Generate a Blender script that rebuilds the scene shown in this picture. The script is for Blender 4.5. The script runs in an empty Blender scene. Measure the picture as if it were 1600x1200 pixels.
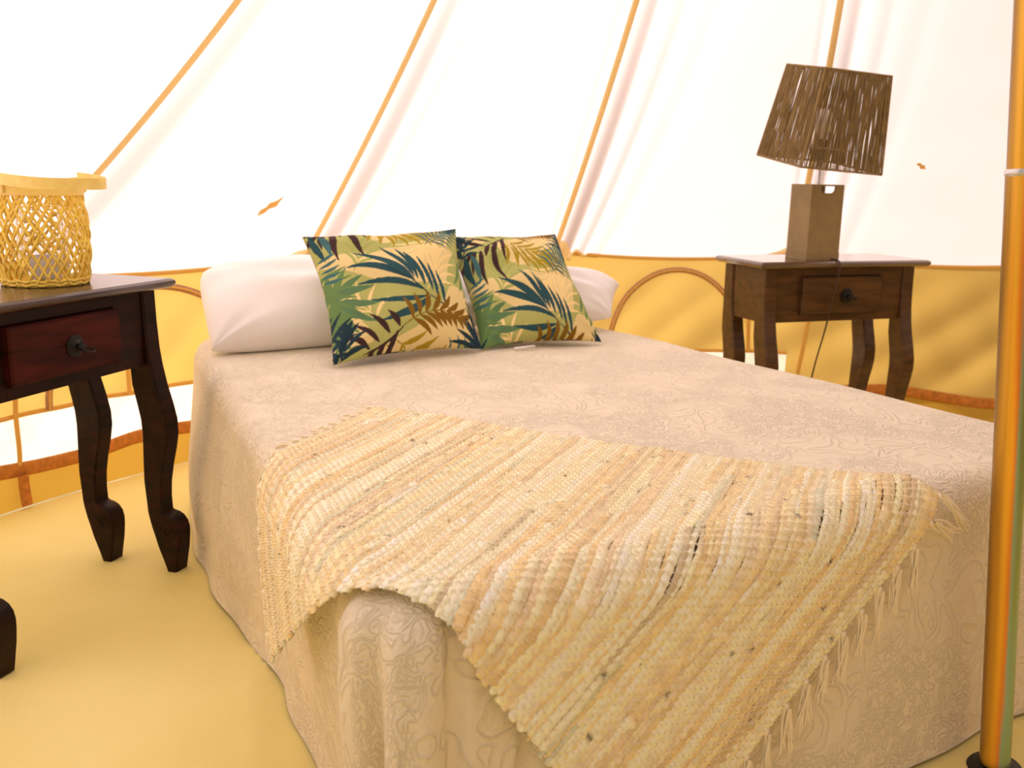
import bpy, bmesh, math, random
import numpy as np
from mathutils import Vector, Matrix
random.seed(7); RNG = np.random.default_rng(7)
SC = bpy.context.scene; COL = SC.collection
PI = math.pi

# ------------------------------------------------------------------ camera
F, PITCH, ROLL, H = 1494.2, 0.2164, -0.0191, 0.9509
cam_d = bpy.data.cameras.new('camera'); cam = bpy.data.objects.new('camera', cam_d); COL.objects.link(cam)
cam_d.sensor_width = 36; cam_d.lens = 36 * F / 1600; cam_d.clip_start = 0.02; cam_d.clip_end = 200
_f = Vector((0, math.cos(PITCH), -math.sin(PITCH))); _u = Vector((0, math.sin(PITCH), math.cos(PITCH))); _r = Vector((1, 0, 0))
_cr, _sr = math.cos(ROLL), math.sin(ROLL)
rr = _r * _cr - _u * _sr; uu = _r * _sr + _u * _cr
M = Matrix((rr, uu, -_f)).transposed().to_4x4(); M.translation = Vector((0, 0, H))
cam.matrix_world = M
cam_d.dof.use_dof = True; cam_d.dof.focus_distance = 1.7; cam_d.dof.aperture_fstop = 5.6
SC.camera = cam

# ------------------------------------------------------------------ world, sun, exposure
w = bpy.data.worlds.new('sky'); SC.world = w; w.use_nodes = True
bg = w.node_tree.nodes['Background']
bg.inputs[0].default_value = (1.0, 0.975, 0.955, 1); bg.inputs[1].default_value = 0.45
sun_d = bpy.data.lights.new('sun', 'SUN'); sun = bpy.data.objects.new('sun', sun_d); COL.objects.link(sun)
sun_d.energy = 7.2; sun_d.color = (1.0, 0.965, 0.95); sun_d.angle = math.radians(0.6)
SUN_AZ, SUN_EL = math.radians(143), math.radians(43)
sdir = Vector((math.cos(SUN_AZ) * math.cos(SUN_EL), math.sin(SUN_AZ) * math.cos(SUN_EL), math.sin(SUN_EL)))
sun.rotation_euler = sdir.to_track_quat('Z', 'Y').to_euler(); sun.location = sdir * 12
vs = SC.view_settings
vs.view_transform = 'Standard'; vs.look = 'None'; vs.gamma = 1; vs.use_curve_mapping = False; vs.exposure = 0.0
SC.cycles.max_bounces = 10; SC.cycles.diffuse_bounces = 6; SC.cycles.transmission_bounces = 8
SC.cycles.sample_clamp_indirect = 6

# ------------------------------------------------------------------ material helpers
def lin(r, g, b):
    f = lambda c: (c / 255 / 12.92) if c / 255 <= 0.04045 else ((c / 255 + 0.055) / 1.055) ** 2.4
    return (f(r), f(g), f(b), 1)
class NT:
    def __init__(s, name):
        s.m = bpy.data.materials.new(name); s.m.use_nodes = True; s.t = s.m.node_tree
        s.b = s.t.nodes['Principled BSDF']; s.o = s.t.nodes['Material Output']
    def n(s, typ, inp=None, **kw):
        nd = s.t.nodes.new(typ)
        for k, v in kw.items(): setattr(nd, k, v)
        for k, v in (inp or {}).items():
            if isinstance(v, tuple) and len(v) == 2 and hasattr(v[0], 'outputs'): s.t.links.new(v[0].outputs[v[1]], nd.inputs[k])
            elif hasattr(v, 'outputs'): s.t.links.new(v.outputs[0], nd.inputs[k])
            else: nd.inputs[k].default_value = v
        return nd
    def l(s, a, b): s.t.links.new(a, b)
    def math(s, op, a, b=None, c=None):
        d = {0: a}
        if b is not None: d[1] = b
        if c is not None: d[2] = c
        return s.n('ShaderNodeMath', d, operation=op)
    def ramp(s, fac, stops):
        r = s.n('ShaderNodeValToRGB', {0: fac}); e = r.color_ramp.elements
        e[0].position, e[0].color = stops[0]; e[1].position, e[1].color = stops[-1]
        for p, c in stops[1:-1]:
            x = e.new(p); x.color = c
        return r
    def bump(s, h, strength, dist, target=None, normal=None):
        d = {'Height': h, 'Strength': strength, 'Distance': dist}
        if normal is not None: d['Normal'] = normal
        b = s.n('ShaderNodeBump', d)
        if target is None: s.l(b.outputs[0], s.b.inputs['Normal'])
        return b
def plain(name, col, rough=0.5, metal=0.0, spec=0.5, noise=0.0, nscale=20, coat=0):
    n = NT(name); n.b.inputs['Roughness'].default_value = rough; n.b.inputs['Metallic'].default_value = metal
    n.b.inputs['Specular IOR Level'].default_value = spec
    if coat: n.b.inputs['Coat Weight'].default_value = coat; n.b.inputs['Coat Roughness'].default_value = 0.15
    if noise:
        tc = n.n('ShaderNodeTexCoord'); nz = n.n('ShaderNodeTexNoise', {'Vector': (tc, 3), 'Scale': nscale, 'Detail': 4.0})
        d = tuple(c * (1 - noise) for c in col[:3]) + (1,); u = tuple(min(1, c * (1 + noise)) for c in col[:3]) + (1,)
        r = n.ramp(nz, [(0.3, d), (0.7, u)]); n.l(r.outputs[0], n.b.inputs['Base Color'])
    else: n.b.inputs['Base Color'].default_value = col
    return n.m
def canvas(name, refl, trans, weave=0.0004, spots=True, mix=0.5):
    n = NT(name); n.t.nodes.remove(n.b)
    tc = n.n('ShaderNodeTexCoord')
    nz = n.n('ShaderNodeTexNoise', {'Vector': (tc, 3), 'Scale': 260.0, 'Detail': 2.0})
    big = n.n('ShaderNodeTexNoise', {'Vector': (tc, 3), 'Scale': 3.0, 'Detail': 3.0})
    fac = n.math('MULTIPLY_ADD', (nz, 0), 0.10, 0.90)
    fac2 = n.math('MULTIPLY_ADD', (big, 0), 0.10, -0.05)
    fac = n.math('ADD', fac, fac2)
    if spots:
        vo = n.n('ShaderNodeTexVoronoi', {'Vector': (tc, 3), 'Scale': 2.6, 'Randomness': 1.0})
        sp = n.math('LESS_THAN', (vo, 0), 0.010)
        fac = n.math('MULTIPLY_ADD', sp, -0.35, fac)
    cm = n.n('ShaderNodeMix', {'Factor': 1.0, 'A': trans, }, data_type='RGBA', blend_type='MULTIPLY')
    cm.inputs[6].default_value = trans; n.l(fac.outputs[0], cm.inputs[7])
    bp = n.n('ShaderNodeBump', {'Height': nz, 'Strength': 0.3, 'Distance': weave})
    d = n.n('ShaderNodeBsdfDiffuse', {'Color': refl, 'Normal': bp}); t = n.n('ShaderNodeBsdfTranslucent', {'Normal': bp})
    n.l(cm.outputs[2], t.inputs[0])
    mx = n.n('ShaderNodeMixShader', {0: mix}); n.l(d.outputs[0], mx.inputs[1]); n.l(t.outputs[0], mx.inputs[2])
    n.l(mx.outputs[0], n.o.inputs[0]); return n.m
def wood(name, dark, mid, coat=0.8, rough=0.35):
    n = NT(name); tc = n.n('ShaderNodeTexCoord')
    mp = n.n('ShaderNodeMapping', {'Vector': (tc, 3), 'Scale': (4, 16, 26)})
    nz = n.n('ShaderNodeTexNoise', {'Vector': mp, 'Scale': 1.8, 'Detail': 5.0, 'Distortion': 0.4})
    r = n.ramp(nz, [(0.3, dark), (0.75, mid)]); n.l(r.outputs[0], n.b.inputs['Base Color'])
    n.b.inputs['Roughness'].default_value = rough; n.b.inputs['Coat Weight'].default_value = coat; n.b.inputs['Coat Roughness'].default_value = 0.12
    n.b.inputs['Specular IOR Level'].default_value = 0.15 if coat < 0.5 else 0.4
    n.bump(nz, 0.12, 0.001); return n.m

MAT = {}
MAT['roof'] = canvas('roof_canvas', (0.64, 0.58, 0.55, 1), (0.96, 0.79, 0.76, 1), mix=0.58)
MAT['gold'] = canvas('golden_canvas', (0.64, 0.45, 0.15, 1), (0.82, 0.50, 0.12, 1), spots=False, mix=0.5)
MAT['cream'] = canvas('cream_canvas', (0.9, 0.80, 0.62, 1), (1.0, 0.90, 0.72, 1), spots=False, mix=0.7)
MAT['flap'] = canvas('mud_flap_cloth', (0.62, 0.37, 0.07, 1), (0.55, 0.30, 0.04, 1), spots=False, mix=0.4)
MAT['seam'] = canvas('seam_tape', (0.98, 0.82, 0.50, 1), (1.0, 0.85, 0.5, 1), spots=False, mix=0.35)
MAT['zip'] = plain('brown_zip_band', lin(182, 140, 104), 0.8, spec=0.1, noise=0.2, nscale=80)
MAT['hem'] = plain('brown_hem_band', lin(196, 128, 62), 0.8, spec=0.1, noise=0.2, nscale=60)
MAT['tape'] = plain('tan_tape', lin(226, 176, 92), 0.8, spec=0.1)
MAT['wood'] = wood('dark_red_wood', (0.006, 0.0016, 0.0008, 1), (0.030, 0.006, 0.003, 1), coat=0.05, rough=0.5)
MAT['woodtop'] = wood('polished_tabletop_wood', (0.016, 0.005, 0.002, 1), (0.06, 0.018, 0.008, 1), coat=0.55, rough=0.35)
MAT['drawer'] = wood('mahogany_drawer_wood', (0.020, 0.0022, 0.001, 1), (0.075, 0.008, 0.003, 1), coat=0.0, rough=0.6)
MAT['wood2'] = wood('hazed_brown_wood', (0.055, 0.027, 0.009, 1), (0.12, 0.055, 0.018, 1), coat=0.3, rough=0.4)  # right nightstand: haze and grazing light painted in as a lighter wood colour
MAT['wood2top'] = wood('polished_hazed_wood', (0.07, 0.035, 0.012, 1), (0.15, 0.075, 0.026, 1), coat=1.0, rough=0.25)  # same haze lightening in the colour, under a glossy coat
MAT['iron'] = plain('black_iron', (0.012, 0.011, 0.010, 1), 0.45, 0.6, noise=0.3)
MAT['black'] = plain('black_rubber', (0.006, 0.007, 0.010, 1), 0.4)
MAT['white'] = plain('white_cotton', (0.93, 0.91, 0.91, 1), 0.9, spec=0.1, noise=0.03, nscale=8)
MAT['bamboo'] = plain('pale_bamboo', lin(255, 222, 130), 0.55, noise=0.12, nscale=30)
MAT['cane'] = plain('yellow_cane', lin(255, 214, 92), 0.55, noise=0.15, nscale=60)
MAT['lampbase'] = plain('hazed_lamp_wood', lin(146, 124, 82), 0.6, noise=0.10, nscale=25)  # black base, lens haze painted in as an olive-brown colour
MAT['paper_cord'] = plain('hazed_paper_cord', lin(140, 117, 74), 0.8, noise=0.2, nscale=40)  # dark cords, colour lightened to stand in for lens haze
MAT['cable'] = plain('dark_cable', lin(66, 48, 30), 0.5)
MAT['leafdry'] = plain('dry_leaf', lin(250, 205, 130), 0.8)
MAT['thread'] = plain('cream_cotton_thread', lin(250, 238, 212), 0.85, spec=0.1)
MAT['candle'] = plain('white_wax', (0.92, 0.86, 0.80, 1), 0.5)
MAT['frost'] = canvas('frosted_white', (0.9, 0.88, 0.86, 1), (1, 0.98, 0.95, 1), spots=False, mix=0.75)
MAT['steel'] = plain('steel', (0.6, 0.6, 0.6, 1), 0.3, 1.0)
def glassmat():
    n = NT('clear_glass'); n.b.inputs['Transmission Weight'].default_value = 1; n.b.inputs['Roughness'].default_value = 0.02
    n.b.inputs['IOR'].default_value = 1.3; n.b.inputs['Base Color'].default_value = (1, 1, 1, 1); return n.m
MAT['glass'] = glassmat()
def vcolmat(name, rough=0.85, bumps=None, sss=0):
    n = NT(name); a = n.n('ShaderNodeVertexColor', layer_name='Col'); n.l(a.outputs[0], n.b.inputs['Base Color'])
    n.b.inputs['Roughness'].default_value = rough; n.b.inputs['Specular IOR Level'].default_value = 0.15
    tc = n.n('ShaderNodeTexCoord'); nz = n.n('ShaderNodeTexNoise', {'Vector': (tc, 3), 'Scale': bumps or 400.0, 'Detail': 3.0})
    n.bump(nz, 0.4, 0.0008); return n.m
MAT['print'] = vcolmat('leaf_print_cotton', 0.8)
MAT['rag'] = vcolmat('rag_strip_leather', 0.75, 250.0)
def quilt():
    n = NT('quilted_bedspread'); tc = n.n('ShaderNodeUVMap')
    nz = n.n('ShaderNodeTexNoise', {'Vector': (tc, 0), 'Scale': 12.0, 'Detail': 0.6, 'Distortion': 0.9})
    ph = n.math('MULTIPLY', (nz, 0), 24.0); si = n.math('SINE', ph); ab = n.math('ABSOLUTE', si); puff = n.math('POWER', ab, 0.5)
    nb = n.n('ShaderNodeTexNoise', {'Vector': (tc, 0), 'Scale': 26.0, 'Detail': 1.0, 'Distortion': 1.6})
    p2 = n.math('MULTIPLY', (nb, 0), 22.0); s2_ = n.math('SINE', p2); a2 = n.math('ABSOLUTE', s2_); puff2 = n.math('POWER', a2, 0.6)
    msk = n.n('ShaderNodeTexNoise', {'Vector': (tc, 0), 'Scale': 5.0, 'Detail': 0.0})
    mk = n.n('ShaderNodeMapRange', {0: (msk, 0), 1: 0.44, 2: 0.52, 3: 0.0, 4: 1.0})
    hmix = n.n('ShaderNodeMix', {'Factor': mk, 'A': puff, 'B': puff2}, data_type='FLOAT')
    st = n.n('ShaderNodeTexVoronoi', {'Vector': (tc, 0), 'Scale': 150.0})
    stp = n.math('MULTIPLY', (st, 0), 0.30)
    wr = n.n('ShaderNodeTexNoise', {'Vector': (tc, 0), 'Scale': 11.0, 'Detail': 3.0, 'Distortion': 1.0})
    wr2 = n.math('MULTIPLY', (wr, 0), 1.6)
    s1 = n.math('ADD', hmix, stp); s2 = n.math('ADD', s1, wr2)
    n.bump(s2, 0.55, 0.0055)
    n.b.inputs['Base Color'].default_value = BED_COL
    n.b.inputs['Roughness'].default_value = 0.85; n.b.inputs['Specular IOR Level'].default_value = 0.15
    n.b.inputs['Sheen Weight'].default_value = 0.15
    return n.m
BED_COL = (0.85, 0.765, 0.60, 1)
MAT['quilt'] = quilt()
def floormat():
    n = NT('groundsheet_vinyl'); tc = n.n('ShaderNodeTexCoord')
    nz = n.n('ShaderNodeTexNoise', {'Vector': (tc, 3), 'Scale': 1.6, 'Detail': 5.0})
    r = n.ramp(nz, [(0.35, (0.84, 0.71, 0.25, 1)), (0.65, (0.92, 0.81, 0.35, 1))])
    vo = n.n('ShaderNodeTexVoronoi', {'Vector': (tc, 3), 'Scale': 7.0}); sp = n.math('LESS_THAN', (vo, 0), 0.018)
    mx = n.n('ShaderNodeMix', {0: sp}, data_type='RGBA'); n.l(r.outputs[0], mx.inputs[6]); mx.inputs[7].default_value = (0.30, 0.19, 0.07, 1)
    n.l(mx.outputs[2], n.b.inputs['Base Color']); n.b.inputs['Roughness'].default_value = 0.6; n.b.inputs['Specular IOR Level'].default_value = 0.2
    n2 = n.n('ShaderNodeTexNoise', {'Vector': (tc, 3), 'Scale': 5.0, 'Detail': 4.0, 'Distortion': 1.5})
    n.bump(n2, 0.25, 0.02); return n.m
MAT['floor'] = floormat()
def groundmat():
    n = NT('dry_grass_ground'); tc = n.n('ShaderNodeTexCoord')
    nz = n.n('ShaderNodeTexNoise', {'Vector': (tc, 3), 'Scale': 8.0, 'Detail': 6.0})
    r = n.ramp(nz, [(0.3, (0.22, 0.19, 0.08, 1)), (0.7, (0.50, 0.40, 0.22, 1))]); n.l(r.outputs[0], n.b.inputs['Base Color'])
    n.b.inputs['Roughness'].default_value = 0.95; return n.m
MAT['ground'] = groundmat()
def polemat():
    n = NT('yellow_passivated_steel'); tc = n.n('ShaderNodeTexCoord')
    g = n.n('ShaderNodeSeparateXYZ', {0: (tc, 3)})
    mp = n.n('ShaderNodeMapping', {'Vector': (tc, 3), 'Scale': (22, 22, 0.9)})
    nz = n.n('ShaderNodeTexNoise', {'Vector': mp, 'Scale': 1.0, 'Detail': 3.0, 'Distortion': 0.8})
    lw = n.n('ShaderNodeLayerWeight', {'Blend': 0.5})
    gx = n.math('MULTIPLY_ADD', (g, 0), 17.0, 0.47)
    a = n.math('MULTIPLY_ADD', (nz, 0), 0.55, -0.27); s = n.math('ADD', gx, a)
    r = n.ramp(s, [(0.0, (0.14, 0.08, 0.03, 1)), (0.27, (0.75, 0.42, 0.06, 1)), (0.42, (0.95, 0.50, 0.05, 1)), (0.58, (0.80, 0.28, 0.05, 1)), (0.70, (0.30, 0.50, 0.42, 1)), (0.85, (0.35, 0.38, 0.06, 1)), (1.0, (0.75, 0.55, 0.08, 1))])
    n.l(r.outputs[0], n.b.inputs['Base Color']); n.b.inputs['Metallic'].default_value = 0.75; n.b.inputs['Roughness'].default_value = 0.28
    return n.m
MAT['pole'] = polemat()

# ------------------------------------------------------------------ object helpers
def link(name, me, mat, parent=None, smooth=True):
    o = bpy.data.objects.new(name, me); COL.objects.link(o)
    if mat is not None: me.materials.append(MAT[mat])
    if parent is not None: o.parent = parent
    if smooth: me.polygons.foreach_set('use_smooth', [True] * len(me.polygons))
    me.update(); return o
def empty(name, loc=(0, 0, 0), rz=0, **tags):
    o = bpy.data.objects.new(name, None); COL.objects.link(o); o.location = loc; o.rotation_euler = (0, 0, rz)
    o.empty_display_size = 0.05; tag(o, **tags); return o
def tag(o, label=None, cat=None, group=None, kind=None):
    if label: o['label'] = label
    if cat: o['category'] = cat
    if group: o['group'] = group
    if kind: o['kind'] = kind
    return o
def mesh_np(name, V, Q):
    me = bpy.data.meshes.new(name); V = np.asarray(V, dtype=np.float32).reshape(-1, 3); Q = np.asarray(Q, dtype=np.int32)
    me.vertices.add(len(V)); me.vertices.foreach_set('co', V.ravel())
    k = Q.shape[1]; me.loops.add(Q.size); me.loops.foreach_set('vertex_index', Q.ravel())
    me.polygons.add(len(Q)); me.polygons.foreach_set('loop_start', np.arange(0, Q.size, k, dtype=np.int32))
    me.update(calc_edges=True); me.validate(); return me
def gridq(n, m, wrap_n=False, wrap_m=False, off=0, flip=False):
    i = np.arange(n if wrap_n else n - 1); j = np.arange(m if wrap_m else m - 1)
    I, J = np.meshgrid(i, j, indexing='ij'); I2, J2 = (I + 1) % n, (J + 1) % m
    q = np.stack([I * m + J, I2 * m + J, I2 * m + J2, I * m + J2], -1).reshape(-1, 4) + off
    return q[:, ::-1] if flip else q
def setcol(me, C):
    a = me.color_attributes.new('Col', 'FLOAT_COLOR', 'POINT'); C = np.asarray(C, dtype=np.float32)
    if C.shape[-1] == 3: C = np.concatenate([C, np.ones(C.shape[:-1] + (1,), np.float32)], -1)
    a.data.foreach_set('color', C.reshape(-1))
def bm_link(name, bm, mat, parent=None, smooth=False, angle=None):
    me = bpy.data.meshes.new(name); bm.normal_update(); bm.to_mesh(me); bm.free(); o = link(name, me, mat, parent, smooth=smooth)
    if angle: me.set_sharp_from_angle(angle=angle)
    return o
def box(name, c, s, mat, parent=None, bev=0.002, seg=2):
    bm = bmesh.new(); bmesh.ops.create_cube(bm, size=1)
    for v in bm.verts: v.co = Vector((c[0] + v.co.x * s[0], c[1] + v.co.y * s[1], c[2] + v.co.z * s[2]))
    if bev: bmesh.ops.bevel(bm, geom=bm.edges[:], offset=bev, segments=seg, affect='EDGES', profile=0.5)
    return bm_link(name, bm, mat, parent)
def sweep(P, r, ns=6, closed=False, up=None, rb=None):
    """tube verts/quads along P [n,3]; r scalar or [n]; rb second radius for flat section"""
    P = np.asarray(P, float); n = len(P); r = np.broadcast_to(r, (n,)); rb = r if rb is None else np.broadcast_to(rb, (n,))
    T = np.roll(P, -1, 0) - np.roll(P, 1, 0) if closed else np.gradient(P, axis=0)
    T /= np.linalg.norm(T, axis=1)[:, None] + 1e-12
    if up is None:
        up = np.array([0, 0, 1.0]) if abs(T[:, 2]).mean() < 0.8 else np.array([1.0, 0, 0])
    U = np.broadcast_to(up, (n, 3)) - 0
    B = np.cross(T, U); B /= np.linalg.norm(B, axis=1)[:, None] + 1e-12
    N = np.cross(B, T)
    a = np.arange(ns) * 2 * PI / ns
    V = P[:, None] + B[:, None] * (np.cos(a)[None, :, None] * r[:, None, None]) + N[:, None] * (np.sin(a)[None, :, None] * rb[:, None, None])
    return V.reshape(-1, 3), gridq(n, ns, closed, True)
class Acc:
    def __init__(s): s.V = []; s.Q = []; s.n = 0; s.C = []
    def add(s, V, Q, c=None):
        V = np.asarray(V).reshape(-1, 3); s.V.append(V); s.Q.append(np.asarray(Q) + s.n); s.n += len(V)
        if c is not None: s.C.append(np.broadcast_to(c, (len(V), 3)))
        return s
    def tube(s, P, r, **k):
        V, Q = sweep(P, r, **k); return s.add(V, Q)
    def build(s, name, mat, parent=None, smooth=True):
        me = mesh_np(name, np.concatenate(s.V), np.concatenate(s.Q))
        if s.C: setcol(me, np.concatenate(s.C))
        return link(name, me, mat, parent, smooth)
def tube(name, P, r, mat, parent=None, **k): return Acc().tube(P, r, **k).build(name, mat, parent)
def lathe(name, prof, mat, parent=None, ns=32, axis='z', loc=(0, 0, 0)):
    prof = np.asarray(prof, float); a = np.arange(ns) * 2 * PI / ns
    V = np.stack([prof[:, None, 0] * np.cos(a), prof[:, None, 0] * np.sin(a), np.broadcast_to(prof[:, None, 1], (len(prof), ns))], -1)
    if axis == '-y': V = np.stack([V[..., 0], -V[..., 2], V[..., 1]], -1)
    V = V + np.array(loc); o = link(name, mesh_np(name, V, gridq(len(prof), ns, False, True)), mat, parent)
    o.data.set_sharp_from_angle(angle=0.7); return o

# ------------------------------------------------------------------ tent geometry
CX, CY, R = 0.815, 1.42, 2.5
APEX = np.array([0.572, 1.44, 3.0])
SEAMS = [61, 82.7, 105.2, 128.3, 151.8, 173] + [173 + 248 * k / 11 for k in range(1, 11)]
NP_ = len(SEAMS)
def eave_z(deg):
    s = np.array(SEAMS + [SEAMS[0] + 360]); d = np.asarray(deg, float)
    dd = (d - s[0]) % 360 + s[0]; i = np.clip(np.searchsorted(s, dd, side='right') - 1, 0, NP_ - 1)
    t = (dd - s[i]) / (s[i + 1] - s[i]); return 0.632 + 0.03 * (np.abs(2 * t - 1)) ** 2.2, t
def cylpt(deg, z, r=R):
    a = np.radians(deg); return np.stack([CX + r * np.cos(a), CY + r * np.sin(a), z + 0 * a], -1)
def roofpt(deg, s, off=0.0):
    """s 0 eave .. 1 apex ; off>0 pushes inside"""
    deg, s = np.broadcast_arrays(np.asarray(deg, float), np.asarray(s, float))
    ez, t = eave_z(deg); tw = np.interp(deg % 360, [0, 61, 82.7, 105.2, 128.3, 151.8, 173, 260, 360], [0, -1, -1.9, -4, -8.3, -24, -20, 0, 0])
    P = cylpt(deg + tw * s, ez); A = APEX   # the seams bow a little sideways as the cloth hangs
    X = P + (A - P) * s[..., None]
    a = np.radians(deg); nrm = np.stack([-np.cos(a) * 0.66, -np.sin(a) * 0.66, -0.75 + 0 * a], -1)
    sag = 0.022 * np.sin(PI * s)                                      # whole seam sags inwards a little
    belly = -0.015 * np.sin(PI * t) * np.sin(PI * np.clip(s * 1.1, 0, 1))
    vary = np.interp(deg % 360, [0, 61, 80, 84, 104, 107, 127, 130, 150, 153, 173, 200, 360], [.3, .3, .35, .8, .8, 1.0, 1.0, 1.15, 1.15, 1, 1, .3, .3])
    # tension creases that leave the eave beside each seam
    fan = 0
    for c0, wd, am in ((0.90, 0.036, 0.055), (0.76, 0.035, 0.022), (0.06, 0.022, 0.010), (0.60, 0.05, 0.010)):
        tc = c0 + 0.05 * np.sin(s * 7 + deg * 0.0) ; tc = c0 * (0.35 + 1.9 * s) if c0 < 0.5 else 1 - (1 - c0) * (0.5 + 1.6 * s)
        fan = fan + vary * am * np.exp(-((t - tc) / (wd * (0.5 + 1.6 * s))) ** 2) * np.exp(-(s / 0.42) ** 2)
    return X + nrm * (sag + belly + fan + off)[..., None]
DOOR = 7   # panel index left open as the doorway, behind and left of the camera
ceiling = empty('ceiling', (CX, CY, 0), kind='structure', label='white translucent canvas roof of a bell tent rising to the pole')
def local(V, c=(CX, CY, 0)): return np.asarray(V) - np.array(c)
for k in range(NP_):
    a0 = SEAMS[k]; a1 = SEAMS[k + 1] if k + 1 < NP_ else SEAMS[0] + 360
    if k != DOOR:
        na, nsx = (181, 91) if k < 6 else (17, 17)
        A, S = np.meshgrid(np.linspace(a0, a1, na), np.linspace(0, 0.995, nsx), indexing='ij')
        # the panel's last column must use its own side of the seam
        A2 = A.copy(); A2[-1] -= 1e-4
        V = roofpt(A2, S)
        link('canvas_panel', mesh_np('canvas_panel', local(V), gridq(na, nsx)), 'roof', ceiling)
    # seam: a folded and stitched band, proud of the cloth on the inside
    S = np.linspace(0, 0.99, 60); P = roofpt(np.full(60, a0 + 1e-3), S, 0.004)
    a = math.radians(a0); rb = np.full(60, 0.0035)
    V, Q = sweep(local(P), (0.0135 if k == 4 else 0.0115) * (1 - 0.3 * S), ns=8, up=np.array([-math.cos(a) * 0.66, -math.sin(a) * 0.66, -0.75]), rb=rb)
    link('seam', mesh_np('seam', V, Q), 'seam', ceiling)

def wall_r(deg, z):
    d = np.asarray(deg, float); z = np.asarray(z, float)
    f = 0.010 * np.sin(np.radians(d) * 34 + z * 9.0) + 0.007 * np.sin(np.radians(d) * 71 - z * 17.0 + 1.0)
    f = f * 0.5; q = (-np.radians(d) * R * 0.8 - z * 1.05); f += 0.011 * np.abs(np.sin(q * PI / 0.24 + 0.8 * np.sin(np.radians(d) * 9))) ** 1.5
    ez, t = eave_z(d)
    return R - 0.006 + f * np.sin(PI * np.clip(z / 0.63, 0, 1)) - 0.004 * (1 - z / 0.63)
def wallpt(deg, z, off=0.0): return cylpt(deg, np.asarray(z, float) + 0 * np.asarray(deg, float), wall_r(deg, z) - off)
def wallband(name, a0, a1, z0, z1, mat, parent, n=40, m=24, off=0.0, sag=0.0, thick=0):
    A = np.linspace(a0, a1, n)[:, None] + np.zeros(m); T = np.linspace(0, 1, m)[None, :] + np.zeros((n, 1))
    lo = z0(A) if callable(z0) else z0 + 0 * A; hi = z1(A) if callable(z1) else z1 + 0 * A
    Z = lo + (hi - lo) * T; V = wallpt(A, Z, off); Vl = local(V)
    return link(name, mesh_np(name, Vl, gridq(n, m)), mat, parent)
def wallstrip(name, A, Z, wd, mat, parent, off=0.006, th=0.002):
    A = np.asarray(A, float); Z = np.asarray(Z, float); P = wallpt(A, Z, off)
    am = np.radians(A.mean()); up = np.array([-math.cos(am), -math.sin(am), 0])
    V, Q = sweep(local(P), wd / 2, ns=8, up=up, rb=th); return link(name, mesh_np(name, V, Q), mat, parent)
ez = lambda A: eave_z(A)[0]
WALLS = {}
for nm in ('wall_left', 'wall_back', 'wall_right', 'wall_front'):
    WALLS[nm] = empty(nm, (CX, CY, 0), kind='structure')
for k in range(NP_):
    if k == DOOR: continue
    a0 = SEAMS[k]; a1 = SEAMS[k + 1] if k + 1 < NP_ else SEAMS[0] + 360; mid = ((a0 + a1) / 2) % 360
    wp = WALLS['wall_back' if 50 < mid < 128 else 'wall_left' if 128 <= mid < 215 else 'wall_front' if 215 <= mid < 305 else 'wall_right']
    near = 50 < mid < 175; n, m = (60, 30) if near else (12, 5)
    hem0 = lambda A: 0.105 + 0.010 * np.sin(np.radians(A) * 26)
    lowtop = None
    if 128 < mid < 175: lowtop = 0.262
    elif 83 < mid < 104: lowtop = 0.250
    if lowtop:
        wallband('lower_canvas', a0, a1, 0.11, lowtop, 'cream', wp, n, 10)
        wallband('wall_canvas', a0, a1, lowtop, ez, 'gold', wp, n, m)
        if near: wallstrip('tape', np.linspace(a0, a1, 40), np.full(40, lowtop), 0.014, 'tape', wp)
    else: wallband('wall_canvas', a0, a1, 0.11, ez, 'gold', wp, n, m)
    wallband('mud_flap', a0, a1, 0.0, hem0, 'flap', wp, n, 8, off=0.012)
    if near:
        A = np.linspace(a0, a1, 50); wallstrip('hem_zip', A, hem0(A) + 0.008, 0.042, 'hem', wp, off=0.015, th=0.004)
        A = np.linspace(a0, a1, 50); wallstrip('eave_tape', A, eave_z(np.clip(A, a0 + 1e-3, a1 - 1e-3))[0] - 0.006, 0.014, 'tape', wp, off=0.004)
# half-moon windows with zip arches
def arch(mid, wp, hw, hh, zc):
    th = np.linspace(0, PI, 60); A = mid - np.degrees(hw * np.cos(th) / R); Z = zc + hh * np.sin(th)
    wallstrip('arch_zip', A, Z, 0.022, 'zip', wp, off=0.010, th=0.004)
    wallstrip('zip_teeth', A, Z, 0.007, 'tape', wp, off=0.0145, th=0.002)
arch(93.4, WALLS['wall_back'], 0.28, 0.33, 0.252)
arch(141.5, WALLS['wall_left'], 0.36, 0.325, 0.262)
for A0, Z0, Z1, dA in ((152.4, 0.125, 0.40, -0.4), (143.8, 0.262, 0.36, -0.2), (86.3, 0.25, 0.42, 0.3), (81.6, 0.16, 0.40, -0.7)):
    wallstrip('hanging_tape', np.linspace(A0, A0 + dA, 12), np.linspace(Z0, Z1, 12), 0.016, 'tape', WALLS['wall_left' if A0 > 128 else 'wall_back'], off=0.016)
# webbing tab and peg buckle below the left hem
wallstrip('webbing_tab', np.linspace(152.4, 152.3, 12), np.linspace(0.10, 0.008, 12), 0.034, 'hem', WALLS['wall_left'], off=0.03, th=0.003)
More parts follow.
